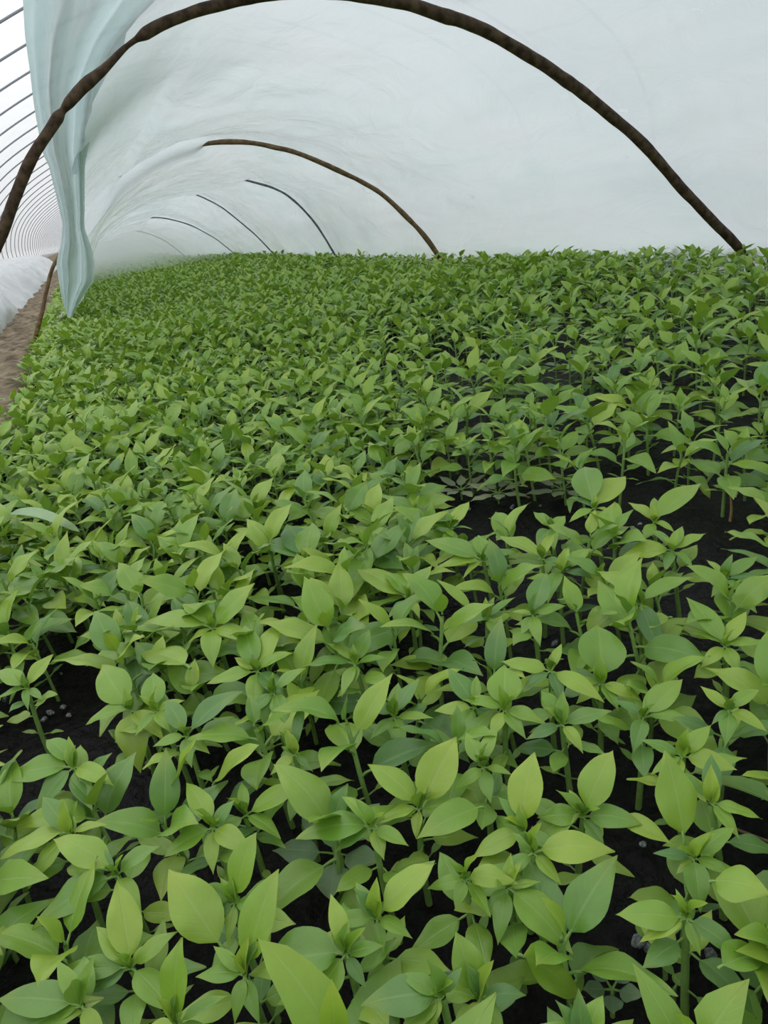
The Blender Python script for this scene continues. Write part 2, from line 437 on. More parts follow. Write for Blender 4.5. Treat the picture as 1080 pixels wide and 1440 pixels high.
def film_point(u, y):
    k = 0
    while k < len(ST) - 2 and ST[k + 1][0] < y: k += 1
    y0, A = ST[k]; y1, B = ST[k + 1]; f = (y - y0) / (y1 - y0)
    j = u * (NU - 1); i = min(NU - 2, int(j)); g = j - i
    pa = A[i] * (1 - g) + A[i + 1] * g; pb = B[i] * (1 - g) + B[i + 1] * g
    p = pa * (1 - f) + pb * f
    ta = (A[i + 1] - A[i]) * (1 - f) + (B[i + 1] - B[i]) * f
    n = np.array([-ta[2], 0, ta[0]]); n /= np.linalg.norm(n) + 1e-9
    if n[2] < 0 and abs(n[2]) > 0.3: n = -n
    xc = np.interp(y, [q[0] for q in XCROSS], [q[1] for q in XCROSS])
    sag = math.sin(math.pi * f) if 0 < k else 0.0
    out = 0.017 - 0.045 * sag * (0.3 + 0.7 * math.sin(math.pi * u)) * (1 if u > 0.3 else 0.5)
    inn = -0.030 - 0.02 * sag
    w = sstep(xc - 0.10, xc + 0.012, p[0])
    if y < HY[0]: w = 1; out = 0.017 + 0.02 * (HY[0] - y)
    elif y < HY[1] : w = max(w, 1 - sstep(HY[0] + 0.05, HY[0] + 0.55, y))
    off = inn * (1 - w) + out * w
    # wrinkles: long soft folds, tighter near the right feet
    wv = 0.013 * fbm(y * 6, u * 3, 11) * (1 - sstep(.35, .65, u)) * sstep(1.3, 1.9, y) + 0.007 * fbm(u * 22, y * 0.9, 3) * sstep(.3, .6, u) + 0.010 * fbm(u * 5 + y * 0.9, y * 1.6 - u * 3, 2) + 0.004 * fbm(u * 16, y * 5, 7)
    if u > 0.72:
        fd = min(abs(y - h) for h in HY)
        wv += 0.012 * math.sin((u - 0.72) * 60 + y * 9) * math.exp(-fd * 6) * sstep(HY[0] - 0.2, HY[0] + .6, y) * (u - 0.72) * 3
    wv *= sstep(0.0, 0.10, abs(y - min(HY, key=lambda h: abs(h - y)))) * 0.85 + 0.15
    q = p + n * (off + wv)
    q[1] = y
    return q


def u_hem(y):
    hx = np.interp(y, [q[0] for q in HEM], [q[1] for q in HEM])
    for s in range(0, 60):
        if film_point(s / 100, y)[0] >= hx: return s / 100
    return 0.3


yst = np.concatenate([np.linspace(-1.0, 1.3, 60), np.linspace(1.35, 8.0, 150), np.linspace(8.1, 15.0, 30)])
NJ = 150
V = []
for y in yst:
    u0 = u_hem(y)
    for j in range(NJ):
        p = film_point(u0 + (1.0 - u0) * j / (NJ - 1), y)
        V.append(p)
V = np.array(V); nv = NJ
a = np.arange((len(yst) - 1) * nv).reshape(len(yst) - 1, nv)[:, :-1].ravel()
tun = obj('plastic_film', None, label='milky plastic film sheet stretched over the wooden hoops of the bed', category='plastic film')
obj('roof_film', mesh_np('roof_film', V, np.stack([a, a + nv, a + nv + 1, a + 1], 1)), M_FILM, tun)
# right skirt of the film down to the ground
Vs = []
for y in yst:
    p = film_point(1.0, y)
    for s in np.linspace(0, 1, 8):
        Vs.append((p[0] + 0.10 * s + 0.01 * fbm(y * 4, s * 3), y, p[2] * (1 - s) - 0.03 * s))
a = np.arange((len(yst) - 1) * 8).reshape(len(yst) - 1, 8)[:, :-1].ravel()
obj('film_skirt', mesh_np('film_skirt', np.array(Vs), np.stack([a, a + 8, a + 9, a + 1], 1)), M_FILM, tun)

# left edge of the film falling to the side of the bed
Vs = []; yl = [y for y in yst if y > 3.4]
for y in yl:
    p = film_point(u_hem(y), y)
    for s in np.linspace(0, 1, 14):
        x1 = min(p[0], -0.17)
        Vs.append((p[0] + (x1 - p[0]) * s ** 1.5 + 0.012 * math.sin(y * 16 + 2 * s) * s, y, p[2] + (0.085 - p[2]) * s))
a = np.arange((len(yl) - 1) * 14).reshape(len(yl) - 1, 14)[:, :-1].ravel()
obj('hanging_edge', mesh_np('hanging_edge', np.array(Vs), np.stack([a, a + 14, a + 15, a + 1], 1)), M_FILM, tun)

# end of the film closed down to the ground
ec = RS[9]
Vs = [(q[0], 13.2, q[2] * t_) for q in ec for t_ in (1.02, .66, .33, -.05)]
a = np.arange((len(ec) - 1) * 4).reshape(len(ec) - 1, 4)[:, :-1].ravel()
obj('end_film', mesh_np('end_film', np.array(Vs), np.stack([a, a + 4, a + 5, a + 1], 1)), M_FILM, tun)

# the loose left flap hanging in pleats
LE = [(-60, 30), (0, 32), (50, 35), (100, 42), (150, 48), (185, 54), (215, 60), (235, 69), (280, 80), (315, 88), (340, 86), (370, 79), (410, 85), (447, 95)]
RE = [(-60, 300), (0, 255), (60, 190), (120, 145), (200, 126), (230, 121), (290, 121), (320, 120), (350, 130), (370, 133), (395, 131), (420, 113), (447, 99)]


def flap(i, j):
    py = -60 + 507 * i
    xl = np.interp(py, [q[0] for q in LE], [q[1] for q in LE]); xr = np.interp(py, [q[0] for q in RE], [q[1] for q in RE])
    px = xl + (xr - xl) * j
    amp = 0.075 * (1 - 0.6 * i)
    y = 1.76 + 0.28 * i + amp * math.sin(j * 11 + 1.3 * i + 0.7 * math.sin(i * 6)) + amp * 0.5 * math.sin(j * 23 - 2 * i) + 0.10 * j
    px += 2 * math.sin(i * 9 + j * 5) * j
    return on_y(px, py, y)


V, Fc, uv = grid(70, 60, flap)
obj('loose_flap', mesh_np('loose_flap', V, Fc, uv), M_FLAP, tun)

# low covered tunnel on the far side of the path
def low(i, j):
    y = 2.4 + 12.5 * i
    prof = [(-0.42, 0.03), (-0.45, 0.09), (-0.50, 0.17), (-0.56, 0.24), (-0.66, 0.30), (-0.85, 0.335), (-1.2, 0.345), (-1.6, 0.30), (-1.8, 0.15), (-1.86, 0.0)]
    t = j * (len(prof) - 1); k = min(len(prof) - 2, int(t)); g = t - k
    x = prof[k][0] * (1 - g) + prof[k + 1][0] * g; z = prof[k][1] * (1 - g) + prof[k + 1][1] * g
    s = 0.4 + 0.6 * math.sin(math.pi * min(1, j * 1.6))
    x += 0.06 * s * fbm(y * 1.5, z * 2) + 0.012 * math.sin(y * 6 + 9 * z) * s
    z += 0.02 * s * fbm(y * 2, x * 3, 3) + (0.0 if j > 0 else -0.0)
    return (x, y, max(0.0, z))


V, Fc, uv = grid(170, 40, low)
obj('plastic_film', mesh_np('low_tunnel', V, Fc, uv), M_LOWFILM, label='crumpled whitish film covering the low neighbouring bed across the path', category='plastic film')


# ------------------------------------------------------------------ leaves and plants
def blade_arrays(P0, P1, P2, w, up, nt=10, na=6, fold=0.25, wave=0.08, tint=0.0, k=(0.72, 1.22), seed=0.0):
    """quad grid of a leaf blade along the curve P0-P1-P2, w = half width."""
    t = np.linspace(0, 1, nt + 1) ** 0.9
    P = ((1 - t) ** 2)[:, None] * P0 + (2 * t * (1 - t))[:, None] * P1 + (t ** 2)[:, None] * P2
    T = np.gradient(P, axis=0); T /= np.linalg.norm(T, axis=1)[:, None] + 1e-12
    Sd = np.cross(T, up); Sd /= np.linalg.norm(Sd, axis=1)[:, None] + 1e-12
    N = np.cross(Sd, T)
    mx = k[0] / (k[0] + k[1]); nrm = mx ** k[0] * (1 - mx) ** k[1]
    wt = w * (np.maximum(t, 0.0) ** k[0]) * (np.maximum(1 - t, 0) ** k[1]) / nrm
    wt[0] = w * 0.05; wt[-1] = w * 0.01
    s = np.linspace(-1, 1, na + 1)
    sc = s[None, :] * wt[:, None]
    up_ = (np.abs(s) ** 1.3)[None, :] * wt[:, None] * fold * (1 - 0.5 * t[:, None])
    up_ = up_ - (np.abs(s) ** 3)[None, :] * wt[:, None] * 0.18 + (np.abs(s))[None, :] ** 2 * w * wave * np.sin(t * 13 + seed)[:, None] * np.sign(s + 0.01)[None, :]
    V = P[:, None, :] + sc[:, :, None] * Sd[:, None, :] + up_[:, :, None] * N[:, None, :]
    V = V.reshape(-1, 3)
    n1 = na + 1
    a = np.arange(nt * n1).reshape(nt, n1)[:, :-1].ravel()
    Fc = np.stack([a, a + 1, a + n1 + 1, a + n1], 1)
    uv = np.stack([np.repeat(t, n1), np.tile((s + 1) / 2, nt + 1)], 1)
    return V, Fc, uv, np.full(len(V), tint)


def merge(parts):
    Vs, Fs, Us, Ts, Ms = [], [], [], [], []; o = 0
    for V, Fc, uv, ti, mi in parts:
        Vs.append(V); Fs.append(Fc + o); Us.append(uv); Ts.append(ti); Ms.append(np.full(len(Fc), mi)); o += len(V)
    return [np.concatenate(q) for q in (Vs, Fs, Us, Ts, Ms)]


def leaf_full(base, tip, wr, up, hi, tint, arch=0.12, pet=0.14, fold=0.25, seed=0.0, wave=0.08):
    """petiole and blade; material slot 0 blade, 1 petiole."""
    base = np.asarray(base, float); tip = np.asarray(tip, float)
    L = np.linalg.norm(tip - base); up = np.asarray(up, float)
    q = base + (tip - base) * pet + up * L * arch * 0.35
    ctl = (q + tip) / 2 + up * L * arch
    nt, na = {2: (12, 6), 1: (6, 4), 0: (4, 2)}[hi]
    parts = []
    b = blade_arrays(q, ctl, tip, L * (1 - pet) * wr / 2, up, nt, na, fold, wave, tint, seed=seed)
    parts.append((*b, 0))
    r = max(0.0006, L * 0.018)
    V, Fc = tube([base, (base + q) / 2 + up * L * 0.01, q + (tip - q) * 0.04], [r * 1.2, r, r * 0.8], 5 if hi == 2 else 3, cap=False)
    parts.append((V, Fc, np.full((len(V), 2), 0.5), np.full(len(V), tint), 1))
    return merge(parts)


def stem_arrays(P, r0, r1, hi):
    n = {2: 7, 1: 4, 0: 3}[hi]
    V, Fc = tube(P, np.linspace(r0, r1, len(P)), n, cap=False)
    return V, Fc, np.full((len(V), 2), 0.5), np.zeros(len(V))


def template(seed, hi):
    """parts of one seedling, 7 cm tall, standing at the origin."""
    r = random.Random(seed); hgt = 0.070 * r.uniform(0.88, 1.12)
    bx, by = r.uniform(-.008, .008), r.uniform(-.008, .008)
    P = [np.array([0, 0, -0.006]), np.array([bx * 0.3, by * 0.3, hgt * 0.5]), np.array([bx, by, hgt])]
    P = list(catmull(P, 4 if hi == 2 else 1))
    parts = [('stem', (*stem_arrays(P, 0.0017, 0.0012, hi), 1))]
    az = r.uniform(0, 6.28); nl = r.choice([6, 7, 7, 8])
    for i in range(nl):
        f = i / (nl - 1)
        az += 2.4 + r.uniform(-.35, .35)
        z = hgt * (0.50 + 0.52 * f)
        at = np.array([bx * (z / hgt) ** 1.5, by * (z / hgt) ** 1.5, z])
        L = (0.030 + 0.019 * math.sin(math.pi * (0.15 + 0.72 * f))) * r.uniform(0.85, 1.15) * (0.62 if f > 0.93 else 1)
        el = math.radians(0 + 60 * f ** 1.3 + r.uniform(-14, 14))
        d = np.array([math.cos(az) * math.cos(el), math.sin(az) * math.cos(el), math.sin(el)])
        side = np.array([-math.sin(az), math.cos(az), 0])
        up = np.cross(d, side); up = up if up[2] > 0 else -up
        up = up + side * r.uniform(-.4, .4); up /= np.linalg.norm(up)
        tip = at + d * L + np.array([0, 0, -0.22 * L * r.random()])
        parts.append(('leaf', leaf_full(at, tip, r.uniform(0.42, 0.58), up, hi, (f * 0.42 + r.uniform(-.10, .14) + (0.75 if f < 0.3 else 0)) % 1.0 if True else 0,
                                        arch=r.uniform(.08, .26), pet=0.17 if f < 0.9 else 0.08, fold=r.uniform(.2, .7), seed=r.uniform(0, 6), wave=r.uniform(.03, .12))))
    # seed leaves, small and narrow, low on the stem
    for s in (0, math.pi):
        a2 = az + 1 + s; z = hgt * 0.42; at = np.array([bx * .2, by * .2, z])
        d = np.array([math.cos(a2), math.sin(a2), 0.1])
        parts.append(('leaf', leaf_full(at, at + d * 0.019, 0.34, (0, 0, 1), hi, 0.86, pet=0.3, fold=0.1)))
    return parts


# ---- seedlings read off the photograph one by one: crown, then leaf tips (x, y, width ratio[, rise, base x, base y])
HAND = [
    ((345, 1372), [(392, 1222, .42, .01), (237, 1222, .50, 0, 318, 1340), (275, 1374, .42), (365, 1440, .4), (330, 1440, .4), (300, 1330, .3)], 'seedling with two long upright leaves and one broad leaf leaning left, near the bottom edge'),
    ((487, 1342), [(352, 1372, .55), (425, 1436, .48), (465, 1257, .36), (540, 1330, .4), (515, 1390, .4), (480, 1320, .4)], 'seedling with blunt pale leaf reaching left and pointed leaf hanging down, low in the middle'),
    ((185, 1362), [(165, 1238, .42), (135, 1303, .4), (245, 1427, .46), (118, 1398, .42), (250, 1310, .35), (200, 1330, .4), (80, 1368, .3)], 'seedling with one tall upright leaf between lower spreading leaves, bottom left'),
    ((250, 1440), [(256, 1318, .40, .012), (310, 1480, .4), (190, 1470, .45), (320, 1400, .3)], 'seedling with a single narrow brownish-edged upright leaf at the bottom edge'),
    ((115, 1415), [(-5, 1405, .42), (60, 1440, .4), (150, 1470, .4), (80, 1350, .35)], 'seedling with a long smooth leaf pointing left into the bottom left corner'),
    ((165, 1232), [(45, 1308, .42), (75, 1180, .4), (200, 1290, .45), (225, 1190, .45), (130, 1190, .35)], 'seedling whose long pointed leaf reaches down and left, in the left foreground'),
    ((300, 1165), [(230, 1206, .55), (275, 1040, .42, .01, 245, 1120), (330, 1125, .5), (355, 1200, .45), (262, 1100, .4), (300, 1230, .4)], 'seedling with a rounded mid-green leaf and a tall narrow leaf behind it, left foreground'),
    ((345, 1148), [(434, 1102, .42), (367, 1047, .40, .01, 300, 1105), (300, 1190, .4), (395, 1180, .4), (340, 1100, .35)], 'seedling with one long leaf stretched right over the dark gap'),
    ((330, 1270), [(361, 1170, .46, .012), (275, 1250, .45), (385, 1290, .4), (290, 1300, .45), (320, 1330, .35)], 'seedling with a stout veined leaf standing upright below the dark gap'),
    ((185, 1000), [(198, 1088, .55, -.012), (170, 985, .4), (143, 935, .48), (230, 1040, .4), (120, 1020, .4)], 'seedling with a broad leaf folded down and an upright pale leaf, left of the middle'),
    ((105, 1080), [(0, 1100, .40), (65, 1040, .4), (160, 1105, .4), (50, 1150, .45), (130, 1140, .4)], 'seedling with pale yellowish leaves splayed over the left edge'),
    ((100, 1172), [(-5, 1212, .36), (60, 1120, .4), (120, 1230, .45), (150, 1160, .35), (40, 1250, .4)], 'seedling with a long pale curved leaf running off to the left edge'),
    ((300, 885), [(358, 820, .55, .01), (195, 876, .34), (197, 918, .42, 0, 268, 940), (255, 850, .4), (355, 905, .4), (300, 940, .45), (265, 905, .4)], 'seedling with a big pale oval leaf raised over the others, left of the middle'),
    ((362, 945), [(392, 873, .42), (413, 918, .48), (343, 880, .4), (290, 962, .36), (400, 985, .45), (355, 1000, .45), (330, 925, .4)], 'seedling with upright and right-spread pale leaves beside the dark gap'),
    ((263, 1036), [(341, 972, .44), (235, 985, .4), (295, 1060, .4), (215, 1050, .4), (270, 1080, .45)], 'seedling with one bright leaf swept up to the right, left foreground'),
    ((220, 1000), [(215, 946, .55), (260, 985, .4), (190, 1035, .4), (240, 1030, .4)], 'small seedling with a blunt upright leaf in the left foreground'),
    ((385, 975), [(387, 1044, .62, -.01), (430, 940, .4), (350, 1010, .4), (405, 1020, .45)], 'seedling whose wide leaf hangs down at the edge of the dark gap'),
    ((415, 1062), [(430, 980, .24, .006), (380, 1090, .5), (440, 1085, .3), (395, 1050, .4)], 'seedling with a narrow bluish upright leaf in the dark gap'),
    ((38, 968), [(75, 920, .44), (-2, 942, .4), (-8, 985, .4), (40, 1000, .3), (60, 985, .35)], 'lone small seedling leaning right on bare black soil at the left edge'),
    ((975, 1208), [(935, 1055, .50, .006, 962, 1188), (1034, 1163, .42), (985, 1284, .52), (918, 1200, .4), (1030, 1230, .4), (950, 1230, .35)], 'seedling with a very tall broad upright leaf, right foreground'),
    ((965, 1292), [(865, 1286, .46), (1046, 1348, .42), (1083, 1258, .72, 0, 998, 1240), (1078, 1340, .5, -.005, 1010, 1362), (900, 1325, .4), (985, 1345, .4), (950, 1250, .3)], 'seedling with one leaf pointing left over dark gap, round leaf at right edge'),
    ((735, 1170), [(752, 1058, .52, .008), (662, 1208, .5), (585, 1180, .46, 0, 680, 1135), (790, 1200, .4), (700, 1120, .4), (740, 1215, .45)], 'seedling with a broad pointed upright leaf, right of the middle in the foreground'),
    ((820, 1150), [(862, 1055, .50, .008), (756, 1150, .55), (905, 1160, .5), (800, 1110, .4), (850, 1190, .45), (945, 1187, .42, 0, 868, 1150)], 'seedling with two wide bright leaves forming a V and a bluish one to the right'),
    ((750, 1200), [(865, 1198, .46), (700, 1235, .4), (790, 1245, .4), (720, 1170, .4)], 'seedling with a smooth oval leaf pointing right over the dark gap'),
    ((655, 1238), [(728, 1243, .52), (612, 1210, .5, .003, 560, 1268), (640, 1280, .5), (600, 1250, .4), (690, 1290, .4)], 'seedling with a rounded dark green leaf pointing right, middle foreground'),
    ((715, 1250), [(806, 1342, .52, 0), (822, 1403, .52, -.01, 728, 1342), (680, 1290, .4), (760, 1240, .35), (700, 1330, .4)], 'seedling with two large leaves overlapping like steps down to the right'),
    ((675, 1405), [(641, 1310, .50, .008), (600, 1390, .4), (740, 1400, .45), (710, 1450, .5), (650, 1460, .4), (672, 1385, .3)], 'seedling with a broad upright leaf by the bottom edge, right of the middle'),
    ((622, 1402), [(507, 1414, .50), (560, 1370, .4), (600, 1450, .45), (650, 1360, .35), (560, 1455, .4)], 'seedling with an oval leaf pointing left at the bottom edge, middle'),
    ((820, 1470), [(848, 1400, .55), (760, 1440, .45), (880, 1465, .4), (800, 1430, .3)], 'seedling cut by the bottom edge with one wide leaf tip showing'),
    ((590, 1138), [(642, 1036, .52, .008), (517, 1075, .45), (585, 1180, .45), (650, 1130, .4), (555, 1150, .5), (600, 1090, .35), (530, 1160, .4)], 'seedling with a broad yellow-green upright leaf in the middle foreground'),
    ((530, 1292), [(613, 1214, .50, .004), (580, 1320, .42), (465, 1300, .4), (500, 1240, .4), (540, 1340, .45)], 'seedling with a yellow-tinged leaf swept up to the right, middle foreground'),
    ((525, 1165), [(415, 1180, .5), (470, 1200, .45), (575, 1190, .45), (480, 1120, .35), (540, 1210, .5)], 'seedling with a long pale leaf pointing left into the dark gap'),
    ((680, 1080), [(655, 1030, .45), (640, 1110, .4), (720, 1090, .4), (700, 1020, .35), (690, 1130, .45)], 'seedling with small crowded leaves behind the broad-leaved ones in the middle'),
    ((1000, 1130), [(1072, 1152, .42), (960, 1085, .4), (1040, 1180, .4), (1000, 1060, .4)], 'seedling with a dark leaf reaching the right edge, right foreground'),
    ((960, 1065), [(1037, 1083, .5), (900, 1040, .4), (940, 1110, .4), (1000, 1020, .4), (915, 1090, .4)], 'seedling with a bright leaf tip pointing right, upper right foreground'),
    ((680, 790), [(597, 760, .34), (733, 776, .34), (672, 753, .5), (610, 800, .35), (650, 815, .3), (715, 810, .3), (690, 760, .4)], 'star shaped seedling with dark folded young leaves, centre right'),
    ((685, 872), [(650, 878, .40, 0, 716, 862), (614, 815, .30, .004, 665, 862), (725, 840, .3), (700, 900, .35)], 'seedling with a long dark leaf and one pale leaf pointing left beside bare soil'),
    ((750, 866), [(768, 806, .44), (797, 852, .56), (733, 893, .5), (720, 860, .35), (760, 910, .35)], 'seedling with heart shaped leaf to the right on bare soil, right of the middle'),
    ((790, 805), [(831, 771, .46), (755, 830, .4), (800, 770, .35), (835, 815, .45), (770, 850, .35)], 'seedling with an oval leaf pointing right, standing on a long bare stem'),
    ((762, 787), [(697, 755, .40), (740, 770, .3), (800, 800, .4), (780, 750, .3)], 'seedling with a long leaf arching left over bare soil'),
    ((900, 850), [(838, 803, .46), (845, 872, .42), (976, 812, .36), (931, 928, .32), (890, 887, .48, 0, 945, 868), (855, 840, .35), (915, 880, .4)], 'large seedling with leaves spread all round like a wheel, right of the middle'),
    ((845, 962), [(840, 879, .78, .004), (800, 960, .4), (900, 985, .4), (870, 1000, .45), (810, 990, .4)], 'seedling with a single very wide spade shaped leaf standing up'),
    ((775, 945), [(702, 930, .40), (850, 988, .36), (735, 975, .45), (790, 905, .3), (790, 990, .4)], 'seedling with two long overlapping leaves reaching left and right'),
    ((710, 1000), [(710, 935, .70), (650, 985, .45), (770, 1020, .4), (690, 1040, .45), (740, 1040, .4)], 'seedling with a rounded upright leaf below the bare strip'),
    ((668, 996), [(630, 940, .46), (610, 1000, .4), (700, 1020, .4), (640, 1040, .45), (670, 950, .3)], 'seedling with a twisted leaf pointing up and left below the bare strip'),
    ((920, 735), [(986, 680, .38), (884, 707, .40), (905, 760, .45), (950, 750, .35), (920, 700, .3)], 'seedling like a bow tie, long leaf pointing up right, on black soil at right'),
    ((836, 716), [(880, 670, .52), (820, 650, .46), (846, 745, .5), (800, 700, .35), (800, 735, .4), (860, 720, .35)], 'seedling with three broad leaves on the bare strip at right'),
    ((585, 722), [(612, 690, .36), (540, 700, .36), (572, 775, .5), (545, 735, .35), (610, 735, .4), (580, 690, .3)], 'seedling with shiny leaves left of the bare strip'),
    ((635, 745), [(660, 705, .42), (602, 735, .36), (625, 775, .35), (665, 745, .3)], 'small seedling with one raised leaf just left of the bare soil'),
    ((775, 745), [(795, 725, .7), (755, 770, .6), (800, 760, .4), (750, 720, .4), (780, 775, .4)], 'seedling with dull drooping grey-green leaves on the bare strip'),
    ((945, 775), [(872, 787, .52), (993, 750, .42), (905, 745, .4), (975, 800, .4), (935, 805, .4), (960, 740, .35)], 'seedling with a glossy broad leaf pointing left, at right'),
    ((1020, 815), [(1066, 782, .42), (992, 787, .36), (1050, 840, .4), (1000, 840, .4), (1075, 815, .35)], 'seedling with pointed leaves near the right edge'),
    ((1020, 910), [(965, 840, .36), (1078, 905, .5), (985, 940, .4), (1050, 860, .4), (1040, 950, .45), (970, 890, .35)], 'seedling with leaves fanned wide near the right edge'),
    ((500, 935), [(436, 812, .5, .0, 470, 870), (420, 940, .36), (545, 925, .4), (480, 980, .36), (520, 885, .4), (500, 960, .45), (460, 905, .35)], 'tall seedling with a square-shouldered pale leaf just left of the middle'),
    ((575, 845), [(608, 795, .5, .004), (540, 805, .4), (500, 800, .4), (590, 870, .4), (545, 870, .4)], 'seedling with one pale leaf raised high in the middle of the bed'),
    ((555, 1010), [(590, 955, .45), (500, 985, .4), (610, 1010, .35), (570, 1055, .4), (520, 1040, .4), (560, 960, .45)], 'bushy bright seedling in the middle of the bed front'),
    ((430, 790), [(440, 735, .6, .004), (360, 765, .4), (400, 730, .5), (470, 780, .45), (430, 830, .4), (390, 800, .35)], 'seedling with a broad pale shield shaped leaf, left of the middle'),
    ((790, 1020), [(860, 1000, .4), (760, 970, .45), (740, 1040, .4), (820, 1060, .4), (790, 975, .4)], 'seedling with smooth leaves pressed between wide ones in the right foreground'),
    ((905, 1010), [(960, 955, .42), (860, 985, .4), (985, 1020, .35), (890, 1060, .45), (925, 960, .3)], 'seedling with bright raised leaves, right foreground'),
    ((1025, 1000), [(1068, 970, .4), (985, 965, .42), (1080, 1030, .4), (1020, 1050, .45), (1000, 1020, .35)], 'seedling with pale leaves beside the right edge'),
]
CZ = 0.070                                  # crown height of the seedlings
prng = random.Random(11)
HAND_XY = []
for (cx, cy), leaves, lab in HAND:
    cz = CZ + prng.uniform(-.004, .008)
    C = on_z(cx, cy, cz)
    root_xy = C[:2] + np.array([prng.uniform(-.006, .006), prng.uniform(-.006, .006)])
    base = np.array([root_xy[0], root_xy[1], 0.0])
    HAND_XY.append(base[:2])
    e = obj('pepper_seedling', None, label=lab, category='seedling', group='pepper seedlings in the bed'); e.location = base
    P = catmull([np.array([0, 0, -0.006]), (C - base) * 0.5 + np.array([prng.uniform(-.002, .002), 0, 0]), C - base], 5)
    V, Fc, uv, ti = stem_arrays(P, 0.0020, 0.0015, 2)
    obj('stem', mesh_np('stem', V, Fc, uv, ti), [M_STEM], e)
    for L in leaves:
        tx, ty, wr = L[:3]; rise = L[3] if len(L) > 3 else None
        src = C
        if len(L) > 4: src = on_z(L[4], L[5], cz - 0.002)
        dpx = math.hypot(tx - cx, ty - cy) + 1e-6; up_im = (cy - ty) / dpx
        dist = np.linalg.norm(C - CAMP); lm = dpx / F * dist
        if rise is None: rise = 0.0
        rise += lm * (0.42 * up_im + 0.02)
        T = on_z(tx, ty, cz + rise)
        if np.linalg.norm(T - src) > 0.062: T = src + (T - src) * 0.062 / np.linalg.norm(T - src)
        up = np.array([prng.uniform(-.25, .25), prng.uniform(-.3, .1), 1.0]); up /= np.linalg.norm(up)
        f = prng.random()
        big = lm > 0.028
        tint = (0.28 + 0.25 * f) if big else (prng.uniform(0.6, 1.05) % 1)
        A = leaf_full(src - base, T - base, wr * 1.08, up, 2, tint, arch=prng.uniform(.09, .22), pet=0.10, fold=prng.uniform(.15, .6), seed=prng.uniform(0, 6), wave=prng.uniform(.02, .09))
        obj('leaf', mesh_np('leaf', *A[:4], mi=A[4]), [M_LEAF, M_STEM], e)
    # young folded leaves in the heart, and the shaded older ones lower down
    for q in range(3):
        az = prng.uniform(0, 6.28); el = math.radians(prng.uniform(50, 78)); l_ = prng.uniform(.010, .020)
        d = np.array([math.cos(az) * math.cos(el), math.sin(az) * math.cos(el), math.sin(el)])
        A = leaf_full(C - base, C - base + d * l_, .42, (-math.cos(az), -math.sin(az), .4), 2, .36, pet=.04, fold=.9, arch=.1)
        obj('leaf', mesh_np('leaf', *A[:4], mi=A[4]), [M_LEAF, M_STEM], e)
    az = prng.uniform(0, 6.28)
    for q in range(4):
        az += 1.57 + prng.uniform(-.3, .3); el = math.radians(prng.uniform(-12, 28)); l_ = prng.uniform(.022, .034)
        at = (C - base) * prng.uniform(.58, .88)
        d = np.array([math.cos(az) * math.cos(el), math.sin(az) * math.cos(el), math.sin(el)])
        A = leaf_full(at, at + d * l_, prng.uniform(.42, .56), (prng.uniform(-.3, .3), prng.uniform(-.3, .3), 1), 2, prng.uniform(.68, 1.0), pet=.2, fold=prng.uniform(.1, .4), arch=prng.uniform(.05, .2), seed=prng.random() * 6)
        obj('leaf', mesh_np('leaf', *A[:4], mi=A[4]), [M_LEAF, M_STEM], e)
    # low narrow seed leaves
    a0 = prng.uniform(0, 6.28)
    for s in (0, math.pi):
        at = (C - base) * 0.45
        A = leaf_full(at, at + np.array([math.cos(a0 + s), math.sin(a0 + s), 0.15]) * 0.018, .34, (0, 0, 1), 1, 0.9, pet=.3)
        obj('leaf', mesh_np('leaf', *A[:4], mi=A[4]), [M_LEAF, M_STEM], e)

# ---- bare soil patches, given on the soil by where the photo shows them
GAPS = [(60, 1015, 95, 50), (110, 915, 55, 40), (35, 1000, 60, 60), (468, 1040, 42, 85), (460, 1130, 50, 40), (640, 905, 42, 50), (620, 855, 25, 30),
        (810, 900, 55, 28), (700, 715, 110, 34), (870, 720, 190, 30), (1000, 745, 90, 40), (1060, 700, 30, 20), (640, 680, 60, 16), (560, 690, 25, 12),
        (850, 1345, 50, 80), (900, 1400, 60, 70), (860, 1275, 50, 30), (1040, 1310, 50, 40), (1020, 1420, 80, 40), (420, 1250, 30, 60), (960, 590, 40, 12),
        (405, 560, 22, 8), (640, 500, 60, 9), (820, 440, 40, 6), (1040, 470, 40, 10), (460, 1320, 25, 30), (1040, 1130, 40, 30), (890, 815, 20, 10),
        (700, 600, 60, 10), (1000, 860, 20, 10), (730, 840, 30, 20), (880, 650, 60, 14), (650, 560, 25, 18), (430, 500, 14, 8), (200, 600, 16, 5), (20, 670, 20, 10), (370, 510, 30, 6)]


def in_gap(x, y):
    px, py = proj((x, y, 0.035)); qx, qy = proj((x, y, 0.07))
    for gx, gy, rx, ry in GAPS:
        if ((px - gx) / rx) ** 2 + ((py - gy) / ry) ** 2 < 1 or ((qx - gx) / rx) ** 2 + ((qy - gy) / ry) ** 2 < 0.7: return True
    return False


cell = 0.05; buck = {}


def near(x, y, d):
    i, j = int(x // cell), int(y // cell); R = int(d // cell) + 1
    for a in range(i - R, i + R + 1):
        for b in range(j - R, j + R + 1):
            for (u, v) in buck.get((a, b), ()):
                if (u - x) ** 2 + (v - y) ** 2 < d * d: return True
    return False


def put(x, y): buck.setdefault((int(x // cell), int(y // cell)), []).append((x, y))


